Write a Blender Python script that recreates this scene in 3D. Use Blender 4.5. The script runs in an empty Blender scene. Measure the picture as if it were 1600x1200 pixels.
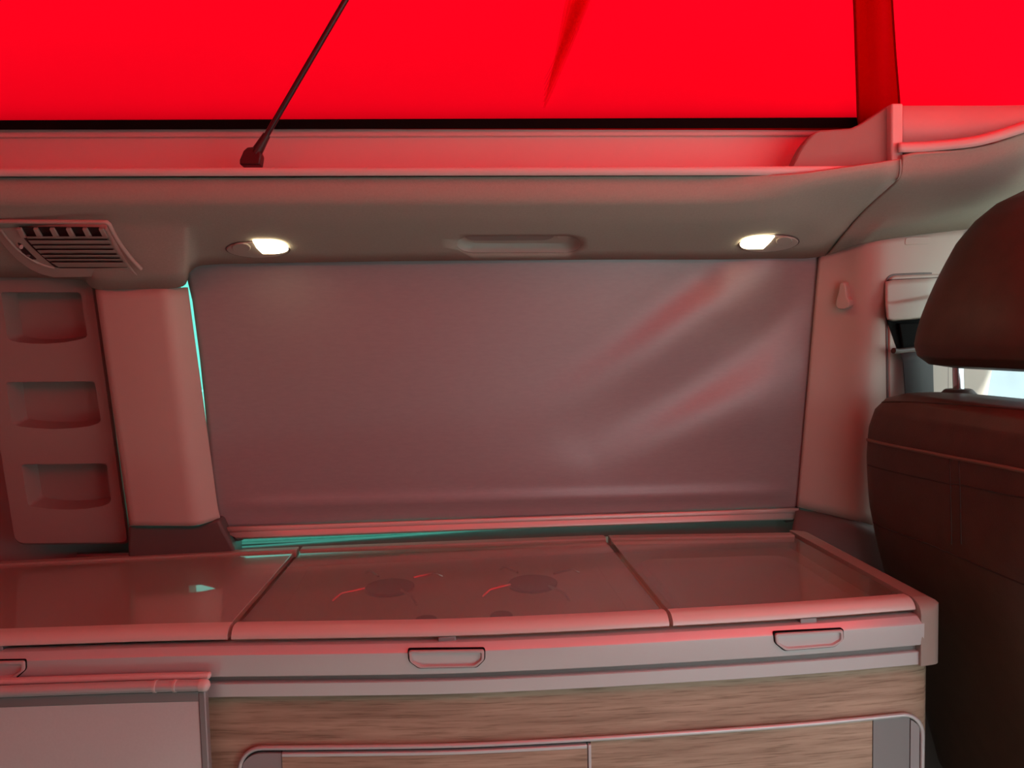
import bpy, bmesh, math, random
from mathutils import Vector, Matrix
from mathutils.bvhtree import BVHTree
random.seed(4)
sc = bpy.context.scene
COL = sc.collection

# ------------------------------------------------------------------ camera
FPX = 1160.0
PSI, TH, RO = math.radians(5.3), math.radians(3.5), 0.024
CAM = Vector((0, 0, 1.30))
FW = Vector((math.sin(PSI)*math.cos(TH), math.cos(PSI)*math.cos(TH), -math.sin(TH)))
R0 = Vector((math.cos(PSI), -math.sin(PSI), 0)); U0 = R0.cross(FW)
RT = math.cos(RO)*R0 - math.sin(RO)*U0
UP = math.sin(RO)*R0 + math.cos(RO)*U0
cd = bpy.data.cameras.new('camera'); cam = bpy.data.objects.new('camera', cd); COL.objects.link(cam)
cd.sensor_width = 36.0; cd.lens = FPX/1600*36.0; cd.clip_start = 0.02
mw = Matrix.Identity(4)
for i in range(3):
    mw[i][0] = RT[i]; mw[i][1] = UP[i]; mw[i][2] = -FW[i]; mw[i][3] = CAM[i]
cam.matrix_world = mw
sc.camera = cam

# ------------------------------------------------------------------ world, sun, exposure
w = bpy.data.worlds.new('world'); sc.world = w; w.use_nodes = True
bg = w.node_tree.nodes['Background']
bg.inputs[0].default_value = (0.86, 0.97, 1.0, 1); bg.inputs[1].default_value = 3.4
sd = bpy.data.lights.new('sun', 'SUN'); sun = bpy.data.objects.new('sun', sd); COL.objects.link(sun)
sd.energy = 24.0; sd.angle = math.radians(4); sd.color = (1.0, 0.95, 0.88)
sun.rotation_euler = Vector((-0.55, 0.45, -0.70)).to_track_quat('-Z', 'Y').to_euler()
vs = sc.view_settings
vs.view_transform = 'Standard'; vs.look = 'None'; vs.gamma = 1; vs.exposure = -0.52
vs.use_curve_mapping = False

# ------------------------------------------------------------------ pixel rays
def ray(x, y): return FW*FPX + RT*(x-800) - UP*(y-600)
def pY(x, y, Y): d = ray(x, y); return CAM + d*(Y/d.y)
def pZ(x, y, Z): d = ray(x, y); return CAM + d*((Z-CAM.z)/d.z)
def pX(x, y, X): d = ray(x, y); return CAM + d*(X/d.x)
def lerp(a, b, t): return a + (b-a)*t

# ------------------------------------------------------------------ materials
MATS = {}
def mat(name, col, rough=0.5, metal=0.0, spec=0.5, bump=0.0, bscale=600, var=0.0, vscale=8, coat=0.0, crough=0.1, stretch=None):
    m = bpy.data.materials.new(name); m.use_nodes = True; nt = m.node_tree
    b = nt.nodes['Principled BSDF']
    b.inputs['Base Color'].default_value = (*col, 1); b.inputs['Roughness'].default_value = rough
    b.inputs['Metallic'].default_value = metal; b.inputs['Specular IOR Level'].default_value = spec
    b.inputs['Coat Weight'].default_value = coat; b.inputs['Coat Roughness'].default_value = crough
    tc = nt.nodes.new('ShaderNodeTexCoord'); src = tc.outputs['Object']
    if stretch:
        mp = nt.nodes.new('ShaderNodeMapping'); mp.inputs['Scale'].default_value = stretch
        nt.links.new(src, mp.inputs[0]); src = mp.outputs[0]
    if bump:
        n = nt.nodes.new('ShaderNodeTexNoise'); n.inputs['Scale'].default_value = bscale; n.inputs['Detail'].default_value = 2
        nt.links.new(src, n.inputs['Vector'])
        bp = nt.nodes.new('ShaderNodeBump'); bp.inputs['Strength'].default_value = bump; bp.inputs['Distance'].default_value = 0.001
        nt.links.new(n.outputs['Fac'], bp.inputs['Height']); nt.links.new(bp.outputs[0], b.inputs['Normal'])
    if var:
        n = nt.nodes.new('ShaderNodeTexNoise'); n.inputs['Scale'].default_value = vscale; n.inputs['Detail'].default_value = 3
        nt.links.new(src, n.inputs['Vector'])
        r = nt.nodes.new('ShaderNodeValToRGB')
        r.color_ramp.elements[0].position = 0.3; r.color_ramp.elements[1].position = 0.7
        r.color_ramp.elements[0].color = (*[c*(1-var) for c in col], 1); r.color_ramp.elements[1].color = (*[min(1, c*(1+var)) for c in col], 1)
        nt.links.new(n.outputs['Fac'], r.inputs[0]); nt.links.new(r.outputs[0], b.inputs['Base Color'])
    MATS[name] = m; return m
mat('trim_plastic', (0.45, 0.41, 0.36), 0.55, bump=0.12, bscale=900, var=0.02)
mat('headliner_fabric', (0.40, 0.38, 0.325), 0.9, spec=0.2, bump=0.35, bscale=700, var=0.04, vscale=300)
mat('rail_plastic', (0.62, 0.57, 0.55), 0.45, bump=0.1, bscale=900)
mat('panel_plastic', (0.28, 0.245, 0.22), 0.6, bump=0.2, bscale=900)
mat('dark_trim', (0.10, 0.085, 0.08), 0.55, bump=0.1)
mat('black_rubber', (0.004, 0.004, 0.004), 0.9, spec=0.1)
mat('black_plastic', (0.02, 0.018, 0.018), 0.4)
mat('blind_fabric', (0.31, 0.31, 0.315), 0.45, metal=0.18, spec=0.5, bump=0.12, bscale=500, var=0.03, vscale=200, stretch=(0.3, 1, 1))
mat('blind_rail', (0.60, 0.56, 0.52), 0.35, metal=0.2)
mat('aluminium', (0.58, 0.60, 0.60), 0.36, metal=0.32, bump=0.03, bscale=400, stretch=(0.05, 1, 1))
mat('aluminium_dark', (0.28, 0.28, 0.28), 0.45, metal=0.4)
mat('lid_edge', (0.60, 0.56, 0.52), 0.30, spec=0.6)
mat('cap_plastic', (0.33, 0.29, 0.25), 0.5, bump=0.08)
mat('pull_plastic', (0.50, 0.46, 0.45), 0.4, bump=0.05)
mat('table_laminate', (0.60, 0.64, 0.63), 0.5, var=0.02, vscale=300)
mat('grey_insert', (0.30, 0.30, 0.30), 0.5)
mat('left_lid_glass', (0.34, 0.29, 0.25), 0.35, spec=0.5, coat=1.0, crough=0.03)
MATS['left_lid_glass'].node_tree.nodes['Principled BSDF'].inputs['Coat IOR'].default_value = 2.2
mat('hob_steel', (0.50, 0.53, 0.45), 0.5)
mat('leather', (0.068, 0.037, 0.023), 0.50, spec=0.4, bump=0.25, bscale=450, var=0.12, vscale=30)
mat('piping', (0.16, 0.085, 0.055), 0.45)
mat('seam_dark', (0.03, 0.017, 0.012), 0.7)
mat('chrome', (0.75, 0.75, 0.76), 0.12, metal=1.0)
mat('webbing', (0.05, 0.055, 0.06), 0.75, bump=0.3, bscale=900)
mat('belt_guide', (0.06, 0.035, 0.03), 0.5)
mat('rod_metal', (0.05, 0.045, 0.05), 0.3, metal=0.7)
mat('floor_vinyl', (0.09, 0.075, 0.065), 0.6, var=0.1)
mat('body_shell', (0.33, 0.32, 0.30), 0.7)
mat('roof_liner', (0.55, 0.53, 0.50), 0.9, spec=0.1)
mat('ground', (0.17, 0.18, 0.165), 0.95, var=0.2, vscale=3)
mat('bounce_plastic', (0.66, 0.71, 0.60), 0.6)
mat('light_block_fabric', (0.34, 0.34, 0.34), 0.9)
mat('groove_grey', (0.22, 0.20, 0.19), 0.6)
mat('pale_bounce', (0.68, 0.74, 0.76), 0.9, var=0.12, vscale=4)
mat('white_dot', (0.85, 0.85, 0.82), 0.4)

def canvas_mat():
    m = bpy.data.materials.new('red_canvas'); m.use_nodes = True; nt = m.node_tree
    for n in list(nt.nodes): nt.nodes.remove(n)
    o = nt.nodes.new('ShaderNodeOutputMaterial')
    t = nt.nodes.new('ShaderNodeBsdfTranslucent'); t.inputs[0].default_value = (0.80, 0.0008, 0.009, 1)
    d = nt.nodes.new('ShaderNodeBsdfDiffuse'); d.inputs[0].default_value = (0.50, 0.003, 0.010, 1)
    mx = nt.nodes.new('ShaderNodeMixShader'); mx.inputs[0].default_value = 0.22
    tc = nt.nodes.new('ShaderNodeTexCoord'); n = nt.nodes.new('ShaderNodeTexNoise'); n.inputs['Scale'].default_value = 3.5; n.inputs['Detail'].default_value = 3
    bp = nt.nodes.new('ShaderNodeBump'); bp.inputs['Strength'].default_value = 0.25; bp.inputs['Distance'].default_value = 0.03
    nt.links.new(tc.outputs['Object'], n.inputs['Vector']); nt.links.new(n.outputs['Fac'], bp.inputs['Height'])
    nt.links.new(bp.outputs[0], t.inputs['Normal'])
    nt.links.new(t.outputs[0], mx.inputs[1]); nt.links.new(d.outputs[0], mx.inputs[2]); nt.links.new(mx.outputs[0], o.inputs[0])
    MATS['red_canvas'] = m
canvas_mat()
ms_ = MATS['red_canvas'].copy(); ms_.name = 'fold_shade'; MATS['fold_shade'] = ms_  # sheer red layer for building up the soft shade of the fold
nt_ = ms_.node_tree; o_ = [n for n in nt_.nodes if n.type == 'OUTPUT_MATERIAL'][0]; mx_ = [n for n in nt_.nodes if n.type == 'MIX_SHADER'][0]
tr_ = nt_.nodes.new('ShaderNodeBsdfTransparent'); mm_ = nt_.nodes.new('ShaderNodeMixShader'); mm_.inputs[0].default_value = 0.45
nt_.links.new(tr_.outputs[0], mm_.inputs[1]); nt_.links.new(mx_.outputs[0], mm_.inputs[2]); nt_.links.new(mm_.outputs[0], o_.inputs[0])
m2_ = MATS['red_canvas'].copy(); m2_.name = 'red_webbing'; MATS['red_webbing'] = m2_
for n_ in m2_.node_tree.nodes:
    if n_.type == 'BSDF_TRANSLUCENT': n_.inputs[0].default_value = (0.30, 0.0003, 0.002, 1)
    if n_.type == 'BSDF_DIFFUSE': n_.inputs[0].default_value = (0.45, 0.002, 0.004, 1)

def glass_mat(name, tint, grough=0.12, f0=1.5, boost=1.0, haze=0):
    m = bpy.data.materials.new(name); m.use_nodes = True; nt = m.node_tree
    for n in list(nt.nodes): nt.nodes.remove(n)
    o = nt.nodes.new('ShaderNodeOutputMaterial')
    t = nt.nodes.new('ShaderNodeBsdfTransparent'); t.inputs[0].default_value = (*tint, 1)
    g = nt.nodes.new('ShaderNodeBsdfGlossy'); g.inputs['Roughness'].default_value = grough; g.inputs[0].default_value = (0.95, 0.95, 0.95, 1)
    fr = nt.nodes.new('ShaderNodeFresnel'); fr.inputs[0].default_value = f0
    mu = nt.nodes.new('ShaderNodeMath'); mu.operation = 'MULTIPLY'; mu.inputs[1].default_value = boost; mu.use_clamp = True
    mx = nt.nodes.new('ShaderNodeMixShader')
    ge = nt.nodes.new('ShaderNodeNewGeometry'); iv = nt.nodes.new('ShaderNodeMath'); iv.operation = 'SUBTRACT'; iv.inputs[0].default_value = 1.0
    nt.links.new(ge.outputs['Backfacing'], iv.inputs[1])
    m4 = nt.nodes.new('ShaderNodeMath'); m4.operation = 'MULTIPLY'      # thin pane: only the outer face reflects
    nt.links.new(fr.outputs[0], mu.inputs[0]); nt.links.new(mu.outputs[0], m4.inputs[0]); nt.links.new(iv.outputs[0], m4.inputs[1]); nt.links.new(m4.outputs[0], mx.inputs[0])
    nt.links.new(t.outputs[0], mx.inputs[1]); nt.links.new(g.outputs[0], mx.inputs[2]); nt.links.new(mx.outputs[0], o.inputs[0])
    if haze:
        d = nt.nodes.new('ShaderNodeBsdfDiffuse'); d.inputs[0].default_value = (0.37, 0.40, 0.34, 1)
        m3 = nt.nodes.new('ShaderNodeMixShader'); m3.inputs[0].default_value = haze
        nt.links.new(t.outputs[0], m3.inputs[1]); nt.links.new(d.outputs[0], m3.inputs[2]); nt.links.new(m3.outputs[0], mx.inputs[1])
    MATS[name] = m
glass_mat('lid_glass', (0.92, 0.91, 0.86), 0.13, 1.9, 1.3, 0.22)
glass_mat('sliding_glass', (0.20, 0.22, 0.22), 0.02, 1.45)
glass_mat('privacy_glass', (0.32, 0.68, 0.60), 0.02, 1.45)
glass_mat('window_glass', (0.52, 0.58, 0.60), 0.02, 1.45)
glass_mat('clear_glass', (0.94, 0.97, 0.96), 0.02, 1.45)

def wood_mat():
    m = bpy.data.materials.new('oak_laminate'); m.use_nodes = True; nt = m.node_tree
    b = nt.nodes['Principled BSDF']; b.inputs['Roughness'].default_value = 0.55
    tc = nt.nodes.new('ShaderNodeTexCoord')
    def noise(scale, detail, sx):
        mp = nt.nodes.new('ShaderNodeMapping'); mp.inputs['Scale'].default_value = sx
        n = nt.nodes.new('ShaderNodeTexNoise'); n.inputs['Scale'].default_value = scale; n.inputs['Detail'].default_value = detail
        n.inputs['Roughness'].default_value = 0.6
        nt.links.new(tc.outputs['Object'], mp.inputs[0]); nt.links.new(mp.outputs[0], n.inputs['Vector']); return n
    n1 = noise(9, 6, (0.5, 0.5, 9)); n2 = noise(40, 5, (0.35, 0.35, 8)); n3 = noise(3, 2, (1, 1, 3))
    r1 = nt.nodes.new('ShaderNodeValToRGB'); e = r1.color_ramp.elements
    e[0].position = 0.30; e[0].color = (0.30, 0.21, 0.145, 1); e[1].position = 0.70; e[1].color = (0.52, 0.40, 0.29, 1)
    x = e.new(0.5); x.color = (0.42, 0.315, 0.225, 1)
    r2 = nt.nodes.new('ShaderNodeValToRGB'); e = r2.color_ramp.elements
    e[0].position = 0.34; e[0].color = (0.55, 0.5, 0.45, 1); e[1].position = 0.50; e[1].color = (1, 1, 1, 1)
    r3 = nt.nodes.new('ShaderNodeValToRGB'); e = r3.color_ramp.elements
    e[0].position = 0.35; e[0].color = (0.86, 0.84, 0.82, 1); e[1].position = 0.65; e[1].color = (1, 1, 1, 1)
    mx = nt.nodes.new('ShaderNodeMix'); mx.data_type = 'RGBA'; mx.blend_type = 'MULTIPLY'; mx.inputs[0].default_value = 0.8
    m2 = nt.nodes.new('ShaderNodeMix'); m2.data_type = 'RGBA'; m2.blend_type = 'MULTIPLY'; m2.inputs[0].default_value = 1.0
    nt.links.new(n1.outputs['Fac'], r1.inputs[0]); nt.links.new(n2.outputs['Fac'], r2.inputs[0]); nt.links.new(n3.outputs['Fac'], r3.inputs[0])
    nt.links.new(r1.outputs[0], mx.inputs[6]); nt.links.new(r2.outputs[0], mx.inputs[7])
    nt.links.new(mx.outputs[2], m2.inputs[6]); nt.links.new(r3.outputs[0], m2.inputs[7])
    nt.links.new(m2.outputs[2], b.inputs['Base Color'])
    bp = nt.nodes.new('ShaderNodeBump'); bp.inputs['Strength'].default_value = 0.25; bp.inputs['Distance'].default_value = 0.0006
    nt.links.new(n2.outputs['Fac'], bp.inputs['Height']); nt.links.new(bp.outputs[0], b.inputs['Normal'])
    MATS['oak_laminate'] = m
wood_mat()
def lamp_mat():
    m = bpy.data.materials.new('lamp_lens'); m.use_nodes = True
    b = m.node_tree.nodes['Principled BSDF']; b.inputs['Base Color'].default_value = (0.9, 0.85, 0.75, 1)
    b.inputs['Emission Color'].default_value = (1.0, 0.80, 0.50, 1); b.inputs['Emission Strength'].default_value = 14.0
    MATS['lamp_lens'] = m
lamp_mat()

# ------------------------------------------------------------------ mesh helpers
ROOT = {}
class MB:
    def __init__(s): s.v = []; s.f = []
    def add(s, pts, faces):
        b = len(s.v); s.v += [Vector(p) for p in pts]; s.f += [tuple(b+i for i in f) for f in faces]; return s
    def grid(s, rows, cu=False, cv=False):
        n, m = len(rows), len(rows[0]); pts = [p for r in rows for p in r]; fs = []
        for i in range(n if cu else n-1):
            for j in range(m if cv else m-1):
                a = i*m+j; b = i*m+(j+1) % m; c = ((i+1) % n)*m+(j+1) % m; d = ((i+1) % n)*m+j
                fs.append((a, b, c, d))
        return s.add(pts, fs)
    def prism(s, poly, vec):
        n = len(poly); vec = Vector(vec); pts = [Vector(p) for p in poly] + [Vector(p)+vec for p in poly]
        fs = [tuple(range(n))[::-1], tuple(range(n, 2*n))] + [(i, (i+1) % n, n+(i+1) % n, n+i) for i in range(n)]
        return s.add(pts, fs)
    def box(s, lo, hi):
        x0, y0, z0 = lo; x1, y1, z1 = hi
        return s.prism([(x0, y0, z0), (x1, y0, z0), (x1, y1, z0), (x0, y1, z0)], (0, 0, z1-z0))
    def tube(s, path, r, n=8, closed=False):
        path = [Vector(p) for p in path]; m = len(path); rings = []
        prev = None
        for i, p in enumerate(path):
            a = path[(i-1) % m] if (closed or i > 0) else p; b = path[(i+1) % m] if (closed or i < m-1) else p
            t = (b-a).normalized()
            if prev is None:
                q = Vector((0, 0, 1)) if abs(t.z) < 0.9 else Vector((1, 0, 0)); nn = t.cross(q).normalized()
            else:
                nn = (prev - t*prev.dot(t)).normalized()
            prev = nn; bb = t.cross(nn); rr = r(i/(m-1)) if callable(r) else r
            rings.append([p + (nn*math.cos(k*2*math.pi/n) + bb*math.sin(k*2*math.pi/n))*rr for k in range(n)])
        b0 = len(s.v); s.grid(rings, cu=closed, cv=True)
        if not closed:
            s.f.append(tuple(b0+k for k in range(n))[::-1]); s.f.append(tuple(b0+(m-1)*n+k for k in range(n)))
        return s
    def build(s, name, m, parent=None, smooth=True, bevel=0, bseg=2, solid=0, soff=0, sub=0, ang=35):
        off = Vector((0, 0, 0)); p = parent
        while p is not None:
            if p.name in ROOT: off = ROOT[p.name]
            p = p.parent
        me = bpy.data.meshes.new(name); me.from_pydata([v-off for v in s.v], [], s.f)
        bm = bmesh.new(); bm.from_mesh(me); bmesh.ops.recalc_face_normals(bm, faces=bm.faces); bm.to_mesh(me); bm.free()
        me.materials.append(MATS[m]); me.validate()
        if smooth:
            me.polygons.foreach_set('use_smooth', [True]*len(me.polygons)); me.set_sharp_from_angle(angle=math.radians(ang))
        o = bpy.data.objects.new(name, me); COL.objects.link(o)
        if parent: o.parent = parent
        if solid:
            d = o.modifiers.new('solid', 'SOLIDIFY'); d.thickness = solid; d.offset = soff
        if bevel:
            d = o.modifiers.new('bevel', 'BEVEL'); d.width = bevel; d.segments = bseg; d.limit_method = 'ANGLE'; d.angle_limit = math.radians(30)
            d.harden_normals = False
        if sub:
            d = o.modifiers.new('sub', 'SUBSURF'); d.levels = sub; d.render_levels = sub
        return o
    def bvh(s): return BVHTree.FromPolygons([tuple(v) for v in s.v], s.f)

def tag(o, label, cat=None, group=None, kind=None):
    o['label'] = label
    if cat: o['category'] = cat
    if group: o['group'] = group
    if kind: o['kind'] = kind
    return o
def struct(o, label, cat): return tag(o, label, cat, kind='structure')
def thing(name, loc, label, cat, group=None):
    o = bpy.data.objects.new(name, None); COL.objects.link(o); o.location = loc; o.empty_display_size = 0.05
    ROOT[o.name] = Vector(loc); return tag(o, label, cat, group)

def cat(pts, sub=6):
    """Catmull-Rom through a list of vectors"""
    n = len(pts); out = []
    for i in range(n-1):
        p0 = pts[max(0, i-1)]; p1 = pts[i]; p2 = pts[i+1]; p3 = pts[min(n-1, i+2)]
        # centripetal-ish safety: scale tangents by neighbouring segment length
        l = (p2-p1).length
        a = (p2-p0); b = (p3-p1)
        m1 = a*(l/max(1e-6, (p2-p1).length+(p1-p0).length)) if i > 0 else (p2-p1)
        m2 = b*(l/max(1e-6, (p3-p2).length+(p2-p1).length)) if i < n-2 else (p2-p1)
        for k in range(sub):
            t = k/sub; t2 = t*t; t3 = t2*t
            out.append(p1*(2*t3-3*t2+1) + m1*(t3-2*t2+t) + p2*(-2*t3+3*t2) + m2*(t3-t2))
    out.append(pts[-1]); return out
def fillet(pts, r, n=4):
    out = [pts[0]]
    for i in range(1, len(pts)-1):
        a, b, c = pts[i-1], pts[i], pts[i+1]; ri = r[i] if isinstance(r, (list, tuple)) else r
        ra = min(ri, (a-b).length*0.45); rc = min(ri, (c-b).length*0.45)
        s = b + (a-b).normalized()*ra; e = b + (c-b).normalized()*rc
        for k in range(n+1):
            t = k/n; out.append(s*(1-t)**2 + b*2*t*(1-t) + e*t*t)
    out.append(pts[-1]); return out
def loft(rows, sub=6, r=0.02, n=4):
    """rows: control rows of 3D points, smooth along, filleted across -> MB"""
    dense = [cat(rw, sub) for rw in rows]
    cols = [fillet([d[i] for d in dense], r, n) for i in range(len(dense[0]))]
    return MB().grid(cols)
def onto(bvh, x, y):
    d = ray(x, y).normalized(); h = bvh.ray_cast(CAM, d)
    if h[0] is None: return None, None
    n = h[1]
    if n.dot(d) > 0: n = -n
    return h[0], n
def rowpx(pts): return [pY(x, y, Y) for x, y, Y in pts]
def ell(cx, cy, rx, ry, n=28, rot=0.0, a0=0, a1=2*math.pi):
    c, s = math.cos(rot), math.sin(rot); o = []
    for k in range(n):
        a = a0+(a1-a0)*k/n; x, y = rx*math.cos(a), ry*math.sin(a); o.append((cx+c*x-s*y, cy+s*x+c*y))
    return o
def rpoly(pts, r, n=5):
    """round the corners of a closed 2D/3D polygon"""
    pts = [Vector(p) for p in pts]; m = len(pts); out = []
    for i in range(m):
        a, b, c = pts[i-1], pts[i], pts[(i+1) % m]; rr = r[i] if isinstance(r, (list, tuple)) else r
        ra = min(rr, (a-b).length*0.48); rc = min(rr, (c-b).length*0.48)
        s = b+(a-b).normalized()*ra; e = b+(c-b).normalized()*rc
        for k in range(n+1):
            t = k/n; out.append(s*(1-t)**2 + b*2*t*(1-t) + e*t*t)
    return out
def planefit(bvh, px):
    hs = [onto(bvh, *p) for p in px]; hs = [h for h in hs if h[0]]
    n = sum((h[1] for h in hs), Vector()).normalized(); c = sum((h[0] for h in hs), Vector())/len(hs); return c, n
def onplane(px, c, n, lift=0):
    c2 = c+n*lift; o = []
    for x, y in px:
        d = ray(x, y); o.append(CAM + d*((c2-CAM).dot(n)/d.dot(n)))
    return o

# ------------------------------------------------------------------ body shell
def boxes(lst):
    m = MB()
    for lo, hi in lst: m.box(lo, hi)
    return m
struct(boxes([((-9, -9, -0.45), (11, 11, -0.40))]).build('ground', 'ground', smooth=False), 'grey ground outside the van', 'ground')
struct(boxes([((-1.65, -0.32, -0.06), (2.35, 1.60, 0.0))]).build('floor', 'floor_vinyl', smooth=False), 'dark vinyl floor of the van', 'floor')
struct(boxes([((-6, 4.2, -0.42), (9, 4.4, 1.05))]).build('bounce_wall', 'pale_bounce', smooth=False), 'added pale wall outside that brightens the side windows', 'wall')  # pale wall added outside to brighten the gap under the blind
WY0, WY1 = 1.515, 1.56
struct(boxes([((-1.65, WY0, 0), (2.35, WY1, 0.90)), ((-1.65, WY0, 1.50), (2.35, WY1, 1.68)),
              ((-1.65, WY0, 0.90), (-0.52, WY1, 1.50)), ((0.80, WY0, 0.90), (1.10, WY1, 1.50)), ((1.98, WY0, 0.90), (2.35, WY1, 1.50))]
             ).build('wall_back', 'body_shell', smooth=False), 'van side wall behind the kitchen unit', 'wall')
struct(boxes([((-1.65, -0.32, 0), (-1.10, -0.28, 0.95)), ((-1.10, -0.32, 0), (0.50, -0.28, 0.06)), ((-1.10, -0.32, 0.54), (0.42, -0.28, 0.95)), ((0.42, -0.32, 0.06), (0.50, -0.28, 0.45)), ((0.50, -0.32, 0), (2.10, -0.28, 0.45)),
              ((1.02, -0.32, 0.45), (1.10, -0.28, 1.48)), ((2.10, -0.32, 0), (2.35, -0.28, 0.95)), ((-1.65, -0.32, 1.48), (1.62, -0.28, 1.68)),
              ((-1.65, -0.32, 0.95), (-0.75, -0.28, 1.48))]
             ).build('wall_front', 'body_shell', smooth=False), 'opposite van side wall with added openings that let daylight in', 'wall')  # door and passenger openings are added, placed and sized to steer daylight
mb = MB()
mb.grid([[Vector((0.36+0.012*math.sin(k*1.9), lerp(-0.27, 0.13, k/24), z)) for k in range(25)] for z in (0.57, 1.0, 1.64)])
struct(mb.build('light_block_curtain', 'light_block_fabric', solid=0.004), 'added unseen curtain that keeps door light off the left side', 'curtain')  # unseen curtain added to stop door light reaching the left wall
struct(boxes([((-1.64, -0.27, 0.50), (0.48, 0.24, 0.56)), ((-1.60, 0.16, 0.0), (-1.54, 0.22, 0.50)), ((0.40, 0.16, 0.0), (0.46, 0.22, 0.50))]).build('light_block_platform', 'light_block_fabric', smooth=False, bevel=0.01), 'added unseen grey platform that blocks low door light', 'bed platform')  # unseen slab added to shield pillar and soffit from low door light
struct(boxes([((-1.69, -0.32, 0), (-1.65, 1.56, 1.72))]).build('wall_left', 'body_shell', smooth=False), 'rear end wall of the van', 'wall')
struct(boxes([((2.35, -0.32, 0), (2.39, 1.56, 0.94))]).build('wall_right', 'body_shell', smooth=False), 'front wall under the windscreen', 'wall')
# fixed roof ring round the roof opening (opening X -1.55..0.98, Y 0.05..1.235)
struct(boxes([((-1.65, 1.232, 1.622), (1.46, 1.56, 1.638)), ((-1.65, -0.32, 1.622), (1.46, 0.05, 1.638)), ((1.13, 0.05, 1.606), (1.46, 1.50, 1.626)), ((0.70, 1.222, 1.606), (1.14, 1.50, 1.626))]
             ).prism([Vector((x, y, 1.606)) for x, y in ((0.70, 1.236), (0.725, 1.205), (0.86, 1.192), (0.99, 1.153), (1.05, 1.10), (1.10, 1.00), (1.122, 0.82), (1.122, 0.46), (1.10, 0.28), (1.05, 0.18), (0.99, 0.13), (0.86, 0.095), (0.725, 0.075), (0.70, 0.049), (1.14, 0.049), (1.14, 1.236))], (0, 0, 0.018)).build('ceiling', 'roof_liner', smooth=False), 'fixed roof around the pop-up opening', 'ceiling')
m = MB(); m.prism([(-1.66, -0.02, 1.72), (-1.66, -0.02, 1.75), (1.15, -0.02, 2.50), (1.15, -0.02, 2.47)], (0, 1.30, 0))
roof = struct(m.build('ceiling', 'roof_liner', smooth=False), 'raised lid of the pop-up roof, above the red canvas', 'ceiling')
def roofz(X): return 1.72 + (X+1.66)*(0.75/2.81)
# panes
struct(boxes([((1.78, -0.28, 0.60), (2.35, 1.515, 0.93))]).build('bounce_dashboard', 'bounce_plastic', smooth=False, bevel=0.03, bseg=4), 'added unseen pale dashboard that bounces sunlight into the cab', 'dashboard')  # unseen pale dashboard added to bounce sun up to the headliner
struct(boxes([((-0.60, 1.350, 1.456), (1.10, 1.515, 1.502))]).build('light_block_header', 'body_shell', smooth=False), 'added box behind the soffit that blocks stray window light', 'trim')  # hidden box added to stop window light leaking above the blind
def pane(name, lo, hi, m, label): return struct(boxes([(lo, hi)]).build(name, m, smooth=False), label, 'window')
pane('window_1', (-0.52, 1.532, 0.90), (0.80, 1.536, 1.50), 'privacy_glass', 'green tinted side window behind the blind')
pane('window_2', (1.10, 1.532, 0.90), (1.98, 1.536, 1.50), 'window_glass', 'pale driver door window beyond the seat')
pane('window_3', (-0.75, -0.302, 0.95), (0.40, -0.298, 1.48), 'sliding_glass', 'sliding door window opposite the kitchen')
struct(MB().prism([Vector(p) for p in ((2.37, -0.30, 0.94), (2.374, -0.30, 0.94), (1.464, -0.30, 1.63), (1.46, -0.30, 1.63))], (0, 1.84, 0)).build('window_4', 'clear_glass', smooth=False), 'sloping windscreen', 'window')

# ------------------------------------------------------------------ rear headliner soffit
XS = [-420, -60, 0, 70, 130, 150, 230, 285, 296, 312, 400, 520, 660, 800, 950, 1100, 1180, 1230, 1262]
yA = [430, 431, 432, 433, 437, 450, 449.5, 446, 424, 413.5, 410, 408, 406, 405, 404, 404, 403, 402.5, 402]
YA = [1.355, 1.355, 1.355, 1.355, 1.35, 1.325, 1.318, 1.325, 1.338, 1.345, 1.345, 1.345, 1.345, 1.345, 1.345, 1.345, 1.345, 1.345, 1.345]
yB = [350, 350, 350, 350, 350, 350, 350, 349, 349, 349, 348, 347, 346, 345.5, 345, 345, 341, 328, 315]
yC = [316, 316, 316, 316, 316, 316, 316, 316, 316, 316, 316, 315.5, 315, 315, 315, 314, 311, 303, 293]
yD = [277.5]*9 + [277.5, 277.5, 277, 276.5, 276, 275.5, 275, 275, 274, 272]
rA = rowpx([(x, y, Y) for x, y, Y in zip(XS, yA, YA)]) + rowpx([(1290, 398, 1.342)])
rM = [lerp(a, pY(x, y, 1.192), 0.5) for a, x, y in zip(rA, XS, yB)] + rowpx([(1345, 329, 1.235)])
rB = rowpx([(x, y, 1.192) for x, y in zip(XS, yB)]) + rowpx([(1402, 279, 1.118)])
rC = rowpx([(x, y, 1.138) for x, y in zip(XS, yC)]) + rowpx([(1404, 264, 1.100)])
rD = rowpx([(x, y, 1.118) for x, y in zip(XS, yD)]) + rowpx([(1405, 249, 1.094)])
# right-hand blending of depth so the crease runs up to the seam
for k, t in ((16, 0.12), (17, 0.35), (18, 0.6)):
    rB[k] = pY(XS[k], yB[k], lerp(1.192, 1.14, t)); rC[k] = pY(XS[k], yC[k], lerp(1.138, 1.108, t))
    rM[k] = pY(XS[k]+[6, 22, 40][k-16], lerp(yA[k], yB[k], 0.5)-[0, 2, 3][k-16], lerp(1.275, 1.24, t))
for k, Yd, yd in ((16, 1.108, 274.5), (17, 1.099, 273), (18, 1.096, 270)): rD[k] = pY(XS[k], yd, Yd)
SOF = loft([rA, rM, rB, rC, rD], 5, [0, 0.05, 0.012, 0.010, 0], 4)
sofbvh = SOF.bvh()
soffit = struct(SOF.build('trim_1', 'headliner_fabric', solid=0.004, soff=0, ang=50), 'beige headliner soffit over the window blind', 'headliner')
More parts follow.
